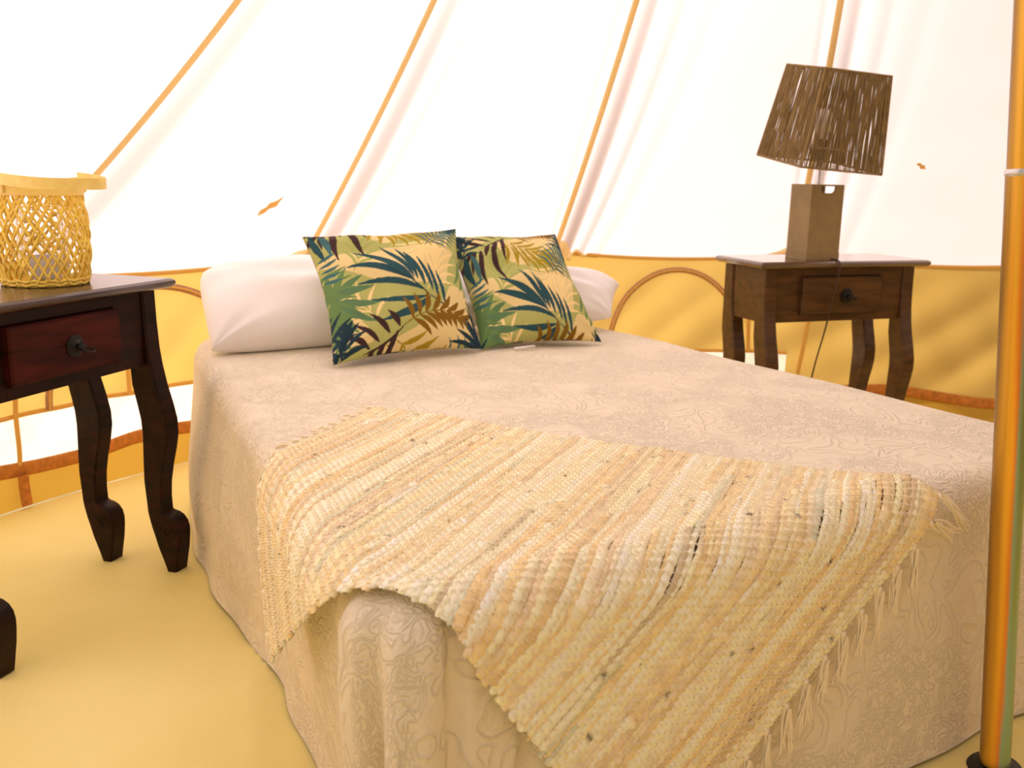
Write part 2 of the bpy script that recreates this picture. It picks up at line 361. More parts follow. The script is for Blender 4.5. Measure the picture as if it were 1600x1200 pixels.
# golden reinforcement patch and grommet where the seam meets the wall
patch_a = np.linspace(128.3, 131.6, 14)
for s0, wpn in ((128.3, 'wall_left'), (104.6, 'wall_back'), (82.8, 'wall_back')):
    acc = Acc(); n = 24; A = np.linspace(-3.4, 3.0, n); up_ = 0.034 * np.exp(-np.abs(A) / 1.3)
    V = np.stack([roofpt(s0 + A, np.full(n, 0.0) - 0.002, 0.006), roofpt(s0 + A, up_ / 1.5, 0.006)], 1)
    link('corner_patch', mesh_np('corner_patch', local(V), gridq(n, 2)), 'seam', WALLS[wpn])
gp = roofpt(np.array([127.6]), np.array([0.004]), 0.02)[0]
th = np.linspace(0.5, 2 * PI - 0.9, 20); g_a = math.radians(128); tx = np.array([-math.sin(g_a), math.cos(g_a), 0])
ring = gp[None] + tx[None] * (0.0085 * np.cos(th))[:, None] + np.array([0, 0, 1.0])[None] * (0.0085 * np.sin(th))[:, None]
tube('grommet_hook', local(ring), 0.0016, 'iron', WALLS['wall_left'], ns=6, up=np.array([math.cos(g_a), math.sin(g_a), 0]))

# floor (groundsheet) with soft creases, and the ground outside
rad = np.concatenate([np.linspace(0.001, 2.475, 130)]); ang = np.linspace(0, 2 * PI, 260, endpoint=False)
RR, AA = np.meshgrid(rad, ang, indexing='ij'); X = RR * np.cos(AA); Y = RR * np.sin(AA)
wx, wy = X + CX, Y + CY
def crease(x0, y0, x1, y1, wd, am):
    d = np.array([x1 - x0, y1 - y0]); L = np.linalg.norm(d); d /= L; s = (wx - x0) * d[0] + (wy - y0) * d[1]; q = -(wx - x0) * d[1] + (wy - y0) * d[0] + 0.03 * np.sin(s * 5)
    return am * np.exp(-(q / wd) ** 2) * np.clip(np.minimum(s, L - s) * 5 + 0.5, 0, 1)
Z = 0.0010 * np.sin(wx * 9 + 2 * np.sin(wy * 4)) + crease(-0.95, 1.90, -0.45, 1.78, 0.010, 0.018) + crease(-0.50, 1.80, -0.36, 1.36, 0.012, 0.010) + crease(-0.8, 1.45, -0.3, 1.5, 0.05, 0.004) + crease(-1.1, 2.3, -0.6, 2.1, 0.05, 0.003) - 0.0015
floor = link('floor', mesh_np('floor', np.stack([X, Y, Z], -1), gridq(130, 260, False, True)), 'floor'); floor.location = (CX, CY, 0); floor['kind'] = 'structure'
floor['label'] = 'yellowish beige groundsheet with faint creases'
bm = bmesh.new(); bmesh.ops.create_circle(bm, cap_ends=True, radius=30, segments=64)
gr = bm_link('ground', bm, 'ground'); gr.location = (CX, CY, -0.03); gr['kind'] = 'structure'

# ------------------------------------------------------------------ centre pole
pole = empty('tent_pole', (CX, CY, 0), label='shiny yellow-green metal centre pole rising at the right edge', cat='pole')
_top = Vector(APEX - np.array([CX, CY, 0])); pole.rotation_mode = 'QUATERNION'; _z = _top.normalized(); _x = Vector((0.867, -0.498, 0)); _x = (_x - _z * _x.dot(_z)).normalized(); pole.rotation_quaternion = Matrix((_x, _z.cross(_x), _z)).transposed().to_quaternion()
top = APEX - np.array([CX, CY, 0]); top[2] -= 0.03
top = np.array([0, 0, np.linalg.norm(top)]); dv = np.array([0, 0, 1.0])
zj = 0.88 / dv[2] * 1.0
tube('lower_pole', np.array([dv * 0.012, dv * 0.4, dv * 0.97]), 0.0235, 'pole', pole, ns=32)
tube('upper_pole', np.array([dv * 0.97, dv * 1.6, dv * 2.2, top]), 0.0222, 'pole', pole, ns=32)
tube('joint_collar', np.array([dv * 0.964, dv * 0.967, dv * 0.973, dv * 0.976]), np.array([0.0225, 0.0245, 0.0245, 0.022]), 'steel', pole, ns=32)
lathe('base_cap', [(0.0, 0.010), (0.026, 0.010), (0.030, 0.008), (0.040, 0.006), (0.043, 0.002), (0.042, 0.0), (0.0, 0.0)], 'black', pole)

# ------------------------------------------------------------------ bed cloth mapping
EU = np.array([0.8499, 0.5269]); EV = np.array([-0.5269, 0.8499])
HB = 0.475; UL, UR, V0, V1 = 0.362, 1.895, 0.868, 2.80; RC, RB = 0.11, 0.055
A0_ = RC - RB; A1_ = A0_ + RB * PI / 2
def warp(u, v):
    return UR - (UR - u) * (1 - 0.095 * (v - 0.9))
def out_down(a):
    a = np.asarray(a, float); ph = np.clip((a - A0_) / RB, 0, PI / 2)
    o = np.where(a < A0_, a, A0_ + RB * np.sin(ph)); d = np.where(a < A0_, 0, RB * (1 - np.cos(ph)))
    ex = np.clip(a - A1_, 0, None); return o + 0.045 * ex + 0.10 * ex * ex, d + ex * 0.995, ph
def topw(u, v):  # gentle undulation of the lying cloth
    return 0.0035 * np.sin(u * 6 + 1.5 * np.sin(v * 4)) + 0.003 * np.sin(v * 9 + 2 * np.sin(u * 5)) - 0.002
def bed_map(u, v, off=0.0, fold=None):
    """unfolded cloth coordinates -> world; off = height over the cloth"""
    u, v = np.broadcast_arrays(np.asarray(u, float), np.asarray(v, float))
    cu = np.clip(u, UL + RC, UR - RC); cv = np.clip(v, V0 + RC, V1 - RC)
    du, dv_ = u - cu, v - cv; a = np.hypot(du, dv_); nu = np.where(a > 1e-9, du / (a + 1e-12), 0); nv = np.where(a > 1e-9, dv_ / (a + 1e-12), 0)
    o, d, ph = out_down(a); nz = np.cos(ph); no = np.sin(ph)
    extra = fold(cu, cv, nu, nv, a) if fold is not None else 0
    oo = o + off * no + extra
    U = cu + nu * oo; V = cv + nv * oo; Z = HB - d + off * nz + topw(u, v) * nz
    Uw = warp(U, V)
    return np.stack([Uw * EU[0] + V * EV[0], Uw * EU[1] + V * EV[1], Z], -1)
# bedspread
def folds(cu, cv, nu, nv, a):
    ex = np.clip((a - A0_) / 0.45, 0, 1); th = np.degrees(np.arctan2(-nv, -nu)); corner = (nu < -1e-6) & (nv < -1e-6)
    left = (nu < -0.999); foot = (nv < -0.999)
    s = np.where(left, -(cv - V0 - RC), np.where(foot, 0.17 + (cu - UL - RC), np.radians(np.clip(th, 0, 90)) * 0.108))
    ff = np.zeros_like(a)
    env = np.exp(-((s - 0.09) / 0.15) ** 2)
    ff = 0.034 * np.sin(s * 2 * PI / 0.105 + 0.6 + ex * 0.8) + 0.012 * np.sin(s * 2 * PI / 0.051 + 2 + ex)
    ff = ff * env * ex ** 0.8
    ff = np.where((s > 0.16) | (s < 0.0), np.minimum(ff, 0) - 0.003 * ex, ff + 0.012 * np.clip(ex * 3, 0, 1) * env)
    big = 0.006 * np.sin(s * 9) + 0.004 * np.sin(s * 23 + 1)
    region = left | corner | foot
    ff = np.where(region, ff + (big - 0.011) * ex, -0.003 + 0 * ff)
    # billow of the cloth at the left side towards the head
    ff = ff - np.where(left | corner, (0.047 * ex + 0.02 * ex ** 2) * np.clip((2.1 - cv) / 0.5, 0, 1) * np.clip((-nu) * 1.0, 0, 1), 0)
    ff = ff + np.where(left, 0.060 * ex * np.sin(np.clip(ex, 0, 1) * PI * 0.85) * np.clip((cv - 1.6) / 0.5, 0, 1) * (1 + 0.4 * np.sin(cv * 11)), 0)
    return ff
per = []
def seg(p, q, n, nd): 
    for i in range(n): t = i / n; per.append((p[0] + (q[0] - p[0]) * t, p[1] + (q[1] - p[1]) * t, nd[0], nd[1]))
def arc(c, a0, a1, n):
    for i in range(n): t = math.radians(a0 + (a1 - a0) * i / n); per.append((c[0], c[1], math.cos(t), math.sin(t)))
iu0, iu1, iv0, iv1 = UL + RC, UR - RC, V0 + RC, V1 - RC
seg((iu0, iv1), (iu0, iv0), 220, (-1, 0)); arc((iu0, iv0), 180, 270, 70)
seg((iu0, iv0), (iu1, iv0), 220, (0, -1)); arc((iu1, iv0), 270, 360, 24)
seg((iu1, iv0), (iu1, iv1), 90, (1, 0)); arc((iu1, iv1), 0, 90, 16); seg((iu1, iv1), (iu0, iv1), 70, (0, 1)); arc((iu0, iv1), 90, 180, 24)
per = np.array(per); npn = len(per); ctr = np.array([(iu0 + iu1) / 2, (iv0 + iv1) / 2])
rows_t = np.linspace(0.0, 1, 40); AEND = A1_ + HB - RB + 0.012
rows_a = np.concatenate([np.linspace(0.04, A1_, 12)[1:], np.linspace(A1_, AEND, 44)[1:]])
VS = []; UVc = []
for t in rows_t:
    u = ctr[0] + (per[:, 0] + per[:, 2] * 0.04 - ctr[0]) * max(t, 0.001); v = ctr[1] + (per[:, 1] + per[:, 3] * 0.04 - ctr[1]) * max(t, 0.001)
    VS.append(bed_map(u, v)); UVc.append(np.stack([u, v], -1))
for a in rows_a:
    u = per[:, 0] + per[:, 2] * a; v = per[:, 1] + per[:, 3] * a
    # unit directions kept exactly (clip inside bed_map would lose zero-length ones)
    o, d, ph = out_down(np.full(npn, a)); ex = folds(per[:, 0], per[:, 1], per[:, 2], per[:, 3], np.full(npn, a))
    # hem stays above the groundsheet
    U = per[:, 0] + per[:, 2] * (o + ex); V = per[:, 1] + per[:, 3] * (o + ex); Zz = HB - d + topw(u, v) * np.cos(ph)
    Zz = np.maximum(Zz, 0.006 + 0.004 * (rows_a[-1] - a) / 0.05 * (a > rows_a[-3]))
    Uw = warp(U, V); VS.append(np.stack([Uw * EU[0] + V * EV[0], Uw * EU[1] + V * EV[1], Zz], -1))
    k = 1.0; arc_u = per[:, 0] + per[:, 2] * a; arc_v = per[:, 1] + per[:, 3] * a
    UVc.append(np.stack([arc_u, arc_v], -1))
VS = np.array(VS); UVc = np.array(UVc)
me = mesh_np('bedspread', VS, gridq(len(VS), npn, False, True, flip=True))
uvl = me.uv_layers.new(name='UVMap'); li = np.empty(len(me.loops), np.int32); me.loops.foreach_get('vertex_index', li)
uvl.data.foreach_set('uv', UVc.reshape(-1, 2)[li].astype(np.float32).ravel())
bs = link('bedspread', me, 'quilt')
tag(bs, 'pinkish beige quilted bedspread covering the double bed to the floor', 'bedspread')

# ------------------------------------------------------------------ woven rag rug over the foot of the bed
RA, RBp, RCp, RD = np.array([.765, 1.765]), np.array([1.335, .875]), np.array([.715, .45]), np.array([.205, 1.295])
def rug_uv(s, t):
    s = np.asarray(s, float)[..., None]; t = np.asarray(t, float)[..., None]
    top_ = RA + (RBp - RA) * s; bot = RD + (RCp - RD) * s
    P = top_ + (bot - top_) * t
    # the edges are not ruler-straight
    n_ = np.array([0.855, 0.52])
    return P + n_ * (0.006 * np.sin(s * 7 + t * 3) * (1 - t) + 0.005 * np.sin(s * 9 + 1) * t)
def unwarp_map(uv, off):
    """rug points were measured in warped bed coordinates"""
    u, v = uv[..., 0], uv[..., 1]; uc = UR - (UR - u) / (1 - 0.095 * (np.clip(v, V0, V1) - 0.9))
    hang = np.clip(V0 + RC - v, 0, .3) + np.clip(UL + RC - u, 0, .3); return bed_map(uc, v, off + 0.012 * np.clip(hang / 0.12, 0, 1))
rug = empty('woven_rug', tuple(unwarp_map(rug_uv(np.array([.5]), np.array([.4])), 0.0)[0]), label='cream woven rag throw with tasselled ends draped over the foot of the bed', cat='throw')
RO = np.array(rug.location)
NW = 132; PAL = [lin(250, 232, 196), lin(246, 222, 176), lin(238, 205, 150), lin(228, 186, 118), lin(214, 208, 176), lin(240, 214, 182), lin(222, 188, 150), lin(206, 178, 140), lin(252, 238, 210), lin(232, 196, 130), lin(210, 206, 184), lin(196, 160, 108)]
PW = np.array([5, 5, 4, 2.0, 1.2, 3, 1.6, 1.0, 5, 2.5, 1.0, .8]); PW /= PW.sum()
NWARP = 98; nt = 295; tt = np.linspace(0.0, 1.0, nt)
WID = RNG.choice([0.6, 0.75, 0.9, 1.05, 1.3], p=[.15, .2, .3, .2, .15], size=NW); CUM = np.concatenate([[0], np.cumsum(WID)]) / WID.sum(); SWID = WID / WID.mean()
for i in range(NW):
    s0 = (CUM[i] + CUM[i + 1]) / 2
    wob = 0.0010 * np.sin(tt * RNG.uniform(8, 26) + RNG.uniform(0, 6)) + 0.0008 * np.sin(tt * 60 + RNG.uniform(0, 6))
    jit = RNG.uniform(-0.006, 0.006, 2); te = (0 + jit[0]) + tt * (1 + jit[1] - jit[0])
    seg_e = np.sort(RNG.uniform(0, 1, RNG.integers(0, 4))); ids = np.searchsorted(seg_e, tt); cols = [(np.array(PAL[RNG.choice(len(PAL), p=PW)][:3]) * 0.74 + np.array(lin(255, 244, 220)[:3]) * 0.26) * RNG.uniform(0.98, 1.2) * np.array([1, 1.09, 1.10]) for _ in range(len(seg_e) + 1)]
    C = np.array([cols[k] for k in ids]); C = C * (1 + 0.07 * np.sin(tt * 90 + RNG.uniform(0, 6)) + RNG.normal(0, 0.03, nt))[:, None]
    phase = (i % 2) * PI; wv = np.cos(tt * NWARP * PI + phase)
    knot = np.zeros(nt)
    for e in seg_e: knot += np.exp(-((tt - e) / 0.008) ** 2) * RNG.uniform(0.2, 1.0)
    fat = 0.78 * SWID[i] * (1 + 0.15 * np.sin(tt * RNG.uniform(5, 14) + RNG.uniform(0, 6)))
    hgt = 0.0066 + 0.0007 * wv + 0.0035 * knot + 0.0016 * np.sin(tt * RNG.uniform(6, 20) + RNG.uniform(0, 6)) * RNG.uniform(0, 1)
    dk = np.exp(-((tt - RNG.uniform(0, 1)) / 0.006) ** 2) * RNG.choice([0, 0.75], p=[.45, .55]); C = C * (1 - dk)[:, None]; hgt = hgt - 0.002 * dk
    P = unwarp_map(rug_uv(s0 + wob, te), hgt)
    Pn = unwarp_map(rug_uv(s0 + wob, te), hgt + 0.01) - P; Pn /= np.linalg.norm(Pn, axis=1)[:, None]
    T = np.gradient(P, axis=0); T /= np.linalg.norm(T, axis=1)[:, None]; B = np.cross(T, Pn); B /= np.linalg.norm(B, axis=1)[:, None]
    wa = 0.0074 * fat * (1 - 0.07 * np.abs(np.sin(tt * NWARP * PI)) + 0.2 * knot); wb = 0.0030 * (0.5 + 0.5 * fat) * (1 + 0.07 * wv + 0.5 * knot)
    wa[0] *= 0.4; wa[-1] *= 0.4; wb[0] *= 0.4; wb[-1] *= 0.4
    a = np.arange(8) * 2 * PI / 8; ca = np.sign(np.cos(a)) * np.abs(np.cos(a)) ** 0.8; sa = np.sin(a)
    V = P[:, None] + B[:, None] * (ca[None, :, None] * wa[:, None, None]) + Pn[:, None] * (sa[None, :, None] * wb[:, None, None])
    V = V + RNG.normal(0, 0.00035, V.shape)
    me = mesh_np('rag_strip', V.reshape(-1, 3) - RO, gridq(nt, 8, False, True)); setcol(me, np.repeat(C[:, None], 8, 1).clip(0, 1).reshape(-1, 3))
    link('rag_strip', me, 'rag', rug)
acc = Acc(); ns_ = NW * 4 + 1; ss = np.linspace(0.001, 0.999, ns_)
for j in range(NWARP):
    t0 = (j + 0.5) / NWARP; hh = 0.0088 + 0.0036 * np.cos(ss * NW * PI + j * PI)
    P = unwarp_map(rug_uv(ss, np.full(ns_, t0) + 0.0012 * np.sin(ss * 40 + j)), hh); acc.tube(P - RO, 0.0008, ns=4)
wt = acc.build('warp_threads', 'thread', rug); wt['kind'] = 'stuff'
# tassels
def tassel(base_uv, dir_uv, length, n=6, spread=0.010, hang=1.0):
    acc = Acc(); d = np.array(dir_uv, float); d /= np.linalg.norm(d); pr = np.array([-d[1], d[0]])
    k = np.linspace(0, 1, 12)
    for q in range(n):
        sp = RNG.uniform(-1, 1) * spread; ln = length * RNG.uniform(0.82, 1.08); cv = RNG.uniform(-.004, .004)
        uv = base_uv + d * (k * ln)[:, None] + pr * (sp * k ** 1.3 + cv * np.sin(k * PI * 1.5) + 0.0012 * (q - n / 2) / 2)[:, None]
        P = unwarp_map(uv, 0.006 + 0.003 * np.sin(k * 3 + q) + 0.001 * q * (1 - k)); acc.tube(P - RO, 0.0017, ns=5)
    kp = np.linspace(-0.004, 0.006, 6); P = unwarp_map(base_uv + d * kp[:, None], 0.008 + 0 * kp)
    acc.tube(P - RO, np.array([0.001, 0.0045, 0.0055, 0.0055, 0.0045, 0.001]), ns=8)
    acc.build('tassel', 'thread', rug)
es = (RBp - RA) / np.linalg.norm(RBp - RA)
for j in range(16):   # right end: on the top they lie flat, over the edge they hang down
    t = 0.01 + j / 16 * 0.98; b = rug_uv(np.array(1.0), np.array(t)); onf = b[1] < V0 + 0.055
    d = np.array([0.06 * RNG.uniform(-1, 1), -1.0]) if onf and j > 1 else np.array([0.75, -0.45 + RNG.uniform(-.2, .2)])
    tassel(b, d, RNG.uniform(0.066, 0.080), n=12, spread=0.013)
for j in range(20):   # left end
    t = 0.01 + j / 20 * 0.98; b = rug_uv(np.array(0.0), np.array(t)); hang = b[0] < UL + 0.12
    d = np.array([-1.0, 0.25 * RNG.uniform(-1, 1)]) if hang else np.array([-0.55, 0.85]) + RNG.uniform(-.2, .2, 2)
    tassel(b, d, RNG.uniform(0.022, 0.038) if t < 0.95 else 0.06, n=4, spread=0.007)

# ------------------------------------------------------------------ pillows and cushions
def bedpt(u, v, z): return np.array([u * EU[0] + v * EV[0], u * EU[1] + v * EV[1], z])
def soft(name, corners, thick, N, mat, parent=None, pinch=0.05, power=0.5, wrinkle=0.004, col=None, seed=0, back=0.6, uneven=None, crest=0.0, roundc=0.0):
    """corners: TL TR BR BL (world).  front side bulges to the viewer."""
    TL, TR, BR, BL = [np.array(c, float) for c in corners]
    lin_ = np.sin(np.linspace(-PI / 2, PI / 2, N)) * 0.35 + np.linspace(-1, 1, N) * 0.65
    a, b = np.meshgrid(lin_, lin_, indexing='ij')  # a: left->right, b: bottom->top
    rcn = roundc * (0.5 + 0.5 * b); a_, b_ = a * np.sqrt(1 - rcn * b ** 2 * b ** 2), b * np.sqrt(1 - rcn * a ** 2 * a ** 2)
    aa = a_ * (1 - pinch * (1 - b ** 2) ** 1.0 * np.abs(a) ** 2); bb = b_ * (1 - pinch * (1 - a ** 2) * np.abs(b) ** 2)
    p, q = (aa + 1) / 2, (bb + 1) / 2
    P = (BL * ((1 - p) * (1 - q))[..., None] + BR * (p * (1 - q))[..., None] + TL * ((1 - p) * q)[..., None] + TR * (p * q)[..., None])
    nrm = np.cross(BR - BL, TL - BL); nrm /= np.linalg.norm(nrm)
    e1 = (BR - BL) / np.linalg.norm(BR - BL); Hh = ((1 - a ** 2).clip(0) * (1 - b ** 2).clip(0)) ** power
    r = np.random.default_rng(seed); wr = np.zeros_like(a); edge = np.clip(1 - Hh, 0, 1)
    for _ in range(7):
        an = r.uniform(0, PI); f = r.uniform(4, 11); wr += np.sin((a * math.cos(an) + b * math.sin(an)) * f + r.uniform(0, 6) + 1.2 * np.sin(a * 2 + b * 3)) * r.uniform(.3, 1)
    # creases running in from the corners
    for (ca, cb) in ((-1, -1), (1, -1), (-1, 1), (1, 1)):
        an = np.arctan2(b - cb, a - ca); d = np.hypot(a - ca, b - cb); wr += 2.2 * np.sin(an * 9 + ca + cb * 2) * np.exp(-(d / 0.55) ** 2)
    wr = wr * wrinkle * (Hh ** 0.6) * 0.5
    if uneven is not None: Hh = Hh * uneven(a, b)
    Ff = P + nrm * (Hh * thick * (1 - back) + wr)[..., None]; Bk = P - nrm * (Hh * thick * back + wr * 0.3)[..., None]
    V = np.concatenate([Ff.reshape(-1, 3), Bk.reshape(-1, 3)]); Q = np.concatenate([gridq(N, N), gridq(N, N, off=N * N, flip=True)])
    # weld the rim
    idx = np.arange(N * N).reshape(N, N); m = np.arange(2 * N * N); rim = np.concatenate([idx[0], idx[-1], idx[:, 0], idx[:, -1]]); m[rim + N * N] = rim
    Q = m[Q]; used = np.unique(Q); re = -np.ones(2 * N * N, int); re[used] = np.arange(len(used)); V = V[used]; Q = re[Q]
    org = np.array(parent.location) if parent is not None else np.zeros(3)
    me = mesh_np(name, V - org, Q)
    if col is not None:
        cf = col(a, b, False).reshape(-1, 3); cb_ = col(a, b, True).reshape(-1, 3); setcol(me, np.concatenate([cf, cb_])[used])
    return link(name, me, mat, parent), P, nrm
# printed leaf pattern (flat print on the cloth), raster in numpy then carried by the vertices
PN = 420
def make_print():
    img = np.zeros((PN, PN, 3)); yy, xx = np.meshgrid((np.arange(PN) + .5) / PN, (np.arange(PN) + .5) / PN, indexing='ij')  # y down
    cream = np.array(lin(232, 212, 150)[:3]); lg = np.array(lin(180, 184, 110)[:3])
    f = np.sin(xx * 2 * PI * 1 + 1.5 * np.sin(yy * 2 * PI * 1) + .4) + np.sin(yy * 2 * PI * 2 + 1.2 * np.sin(xx * 2 * PI * 1 + 2)) 
    img[:] = np.where((f > -0.05)[..., None], lg, cream)
    def leaflet(b, t, wd, col, bend=0.0, peak=0.45):
        b = np.array(b, float); t = np.array(t, float); L = np.linalg.norm(t - b); d = (t - b) / L; n = np.array([-d[1], d[0]])
        for ox in (-1, 0, 1):
            for oy in (-1, 0, 1):
                bx, by = b[0] + ox, b[1] + oy
                x0, x1 = sorted((bx, bx + d[0] * L)); y0, y1 = sorted((by, by + d[1] * L)); mg = wd + abs(bend) * L + .01
                i0, i1 = max(0, int((y0 - mg) * PN)), min(PN, int((y1 + mg) * PN) + 1); j0, j1 = max(0, int((x0 - mg) * PN)), min(PN, int((x1 + mg) * PN) + 1)
                if i0 >= i1 or j0 >= j1: continue
                X = xx[i0:i1, j0:j1] - bx; Y = yy[i0:i1, j0:j1] - by; s = (X * d[0] + Y * d[1]) / L; q = X * n[0] + Y * n[1] - bend * L * np.sin(PI * s.clip(0, 1))
                w_ = 0.8 * wd * np.sin(PI * s.clip(0, 1) ** (math.log(.5) / math.log(peak))) ** 0.9 + 0.0012
                mk = (s > 0) & (s < 1) & (np.abs(q) < w_); img[i0:i1, j0:j1][mk] = col
    def frond(p0, p1, col, n, ll, wd, a0=70, a1=25, bend=0.12, sides=(1, -1), curve=0.1, bnd=0.1, prof=None, start=0.12):
        p0 = np.array(p0, float); p1 = np.array(p1, float); L = np.linalg.norm(p1 - p0); d = (p1 - p0) / L; nn = np.array([-d[1], d[0]])
        cur = lambda s: p0 + d * L * s + nn * curve * L * math.sin(PI * s)
        for k in range(10): leaflet(cur(k / 10), cur((k + 1.3) / 10), 0.0035, col, peak=.5)
        for sd in sides:
            for k in range(n):
                s = start + (1 - start) * k / (n - 1); b = cur(s); e = cur(s + .02) - cur(s - .02); an = math.atan2(e[1], e[0]); th = math.radians(a0 + (a1 - a0) * s) * sd + an
                l = ll * (prof(s) if prof else (0.55 + 0.75 * math.sin(PI * (0.15 + 0.8 * s)))) ; leaflet(b, b + np.array([math.cos(th), math.sin(th)]) * l, wd, col, bend=bnd * sd * -1)
    teal = np.array(lin(44, 82, 90)[:3]); navy = np.array(lin(38, 62, 74)[:3]); brown = np.array(lin(66, 46, 46)[:3]); must = np.array(lin(168, 146, 34)[:3]); must2 = np.array(lin(132, 98, 26)[:3]); green = np.array(lin(108, 142, 86)[:3]); green2 = np.array(lin(96, 132, 92)[:3]); tl2 = np.array(lin(70, 112, 116)[:3]); pale = np.array(lin(246, 222, 156)[:3]); lgd = np.array(lin(166, 176, 100)[:3])
    frond((.95, .10), (.60, .35), pale, 7, .20, .014, 60, 20); frond((.20, .42), (.28, .12), lgd, 6, .16, .012, 50, 20)
    frond((.62, .62), (.75, .30), pale, 7, .18, .013, 50, 15); frond((.30, .80), (.12, .62), pale, 5, .15, .013)
    # green palm hand, left middle
    for an, l in ((-88, .24), (-62, .26), (-35, .26), (-12, .28), (12, .32), (38, .34), (62, .30), (88, .22)):
        t = math.radians(an); leaflet((.035, .60), (.035 + math.cos(t) * l, .60 + math.sin(t) * l * .95), .030, green if abs(an) > 40 else green2, bend=.06 * (1 if an > 0 else -1))
    # light-green frond, right
    frond((.90, .30), (1.06, .80), green, 9, .24, .017, 60, 20, prof=lambda s: 1.0 - .35 * s, curve=-.08)
    # mustard frond, top
    frond((.34, -.05), (.66, .16), must, 7, .18, .016, 65, 15, sides=(1,), curve=.05, prof=lambda s: 1.1 - .1 * s); frond((.40, -.06), (.74, .12), must, 7, .16, .016, 60, 15, curve=.03)
    # brown frond, top left, hanging leaflets
    for x, y, l, a_, w_ in ((.14, .00, .20, 112, .022), (.19, .00, .32, 100, .026), (.28, -.01, .34, 86, .026), (.36, -.01, .14, 95, .016), (.10, .02, .16, 130, .02)):
        t = math.radians(a_); leaflet((x, y), (x + math.cos(t) * l, y + math.sin(t) * l), w_, brown, bend=.06, peak=.35)
    leaflet((.05, .01), (.06, .28), .022, teal, .05); leaflet((.09, .03), (.10, .26), .026, tl2, -.05)
    for k in range(5): leaflet((.02, .26 + .04 * k), (.13, .235 + .055 * k), .014, tl2, .1)
    # small teal fern, top right
    frond((.68, .26), (.93, .02), tl2, 9, .15, .012, 75, 30, curve=-.06, bnd=.12); leaflet((.90, .10), (1.0, -.04), .03, teal)
    # big teal palm in the middle
    c0 = (.74, .74)
    for b, t, w_, bd in (((.55, .56), (.22, .27), .030, .10), ((.53, .545), (.155, .385), .032, .12), ((.60, .62), (.20, .52), .026, .10), ((.62, .66), (.27, .64), .025, -.08), ((.64, .665), (.31, .80), .034, -.10),
                         ((.55, .53), (.40, .235), .022, .06), ((.57, .55), (.49, .26), .019, .05), ((.61, .59), (.53, .30), .020, .05), ((.66, .63), (.60, .36), .018, .04), ((.69, .67), (.66, .41), .016, .03), ((.735, .72), (.71, .46), .015, .03)):
        leaflet(b, t, w_, teal, bd)
    for (a_, b_) in (((.38, .42), (.53, .545)), ((.53, .545), (.64, .66)), ((.63, .65), (.78, .76))): leaflet(a_, b_, .0045, navy, 0, .5)
    # brown and mustard-brown frond along the bottom
    leaflet((.20, .98), (.46, .845), .009, brown, .1, .5)
    for x, y, l, a_ in ((.24, .96, .24, -145), (.30, .93, .26, -138), (.36, .89, .24, -125), (.42, .86, .17, -118), (.27, .96, .16, 120), (.34, .93, .22, 115), (.41, .88, .26, 108)):
        t = math.radians(a_); leaflet((x, y), (x + math.cos(t) * l * .8, y + math.sin(t) * l * .8), .020, brown, .05)
    frond((.46, .85), (.84, .80), must2, 8, .15, .022, 80, 35, curve=-.16, prof=lambda s: 1.15 - .4 * s)
    frond((.92, 1.0), (.99, .78), navy, 5, .17, .018, 55, 15); frond((.02, 1.04), (.10, .84), navy, 5, .13, .018, 60, 20)
    for k in range(5): leaflet((.97, .99), (.97 - .05 * k - .02, .78 + .035 * k * k / 3), .016, navy, .05)
    return img
PRINT = make_print()
def printcol(ox, oy, flipx=False):
    def f(a, b, bk):
        x = (a + 1) / 2; y = (1 - b) / 2
        if bk: x = 1 - x + .3
        X = ((x * 0.97 + ox) % 1 * PN).astype(int) % PN; Y = ((y * 0.97 + oy) % 1 * PN).astype(int) % PN
        return PRINT[Y, X]
    return f
def pillow(label, corners, thick, seed, **k):
    c = np.mean(np.array(corners), 0); o, P, nrm = soft('pillow', corners, thick, 90, 'white', None, seed=seed, **k)
    tag(o, label, 'pillow', 'white pillows at the head of the bed'); return o
pillow('white pillow on the left, in front of the golden wall, mostly uncovered', [bedpt(.655, 2.74, .665), bedpt(1.27, 2.74, .672), bedpt(1.27, 2.45, .512), bedpt(.618, 2.47, .490)], 0.19, 3, roundc=0.10, pinch=0.0, power=0.38, wrinkle=0.006, back=0.42)
pillow('white pillow on the right, its pointed corner sticking out behind the cushion', [bedpt(1.32, 2.78, .64), bedpt(2.0, 2.55, .592), bedpt(1.84, 2.38, .515), bedpt(1.30, 2.48, .515)], 0.17, 5, pinch=0.03, power=0.42, wrinkle=0.006, back=0.35)
def cushion(label, corners, ox, oy, seed, **k):
    root = empty('cushion', tuple(bedpt(*corners[3])), label=label, cat='cushion', group='leaf print cushions leaning on the pillows')
    cs = [bedpt(*c) for c in corners]
    soft('cover', cs, 0.15, 330, 'print', root, pinch=0.11, power=0.52, wrinkle=0.007, col=printcol(ox, oy), seed=seed, back=0.45, **k)
    return root, cs
c1, cs1 = cushion('square cushion on the left printed with teal, green and brown palm leaves', [(.868, 2.475, .778), (1.322, 2.455, .793), (1.268, 2.20, .488), (.842, 2.20, .480)], 0.015, 0.015, 11)
c2, cs2 = cushion('square cushion on the right, palm-leaf print in green, mustard and brown', [(1.308, 2.50, .770), (1.668, 2.455, .772), (1.650, 2.175, .482), (1.272, 2.215, .484)], 0.02, 0.76, 23)
org = np.array(c2.location); tb = bedpt(1.36, 2.19, .486) - org; te_ = bedpt(1.42, 2.18, .490) - org
d_ = np.array([0, 0, 0.006]); fw = bedpt(0, -.010, 0)
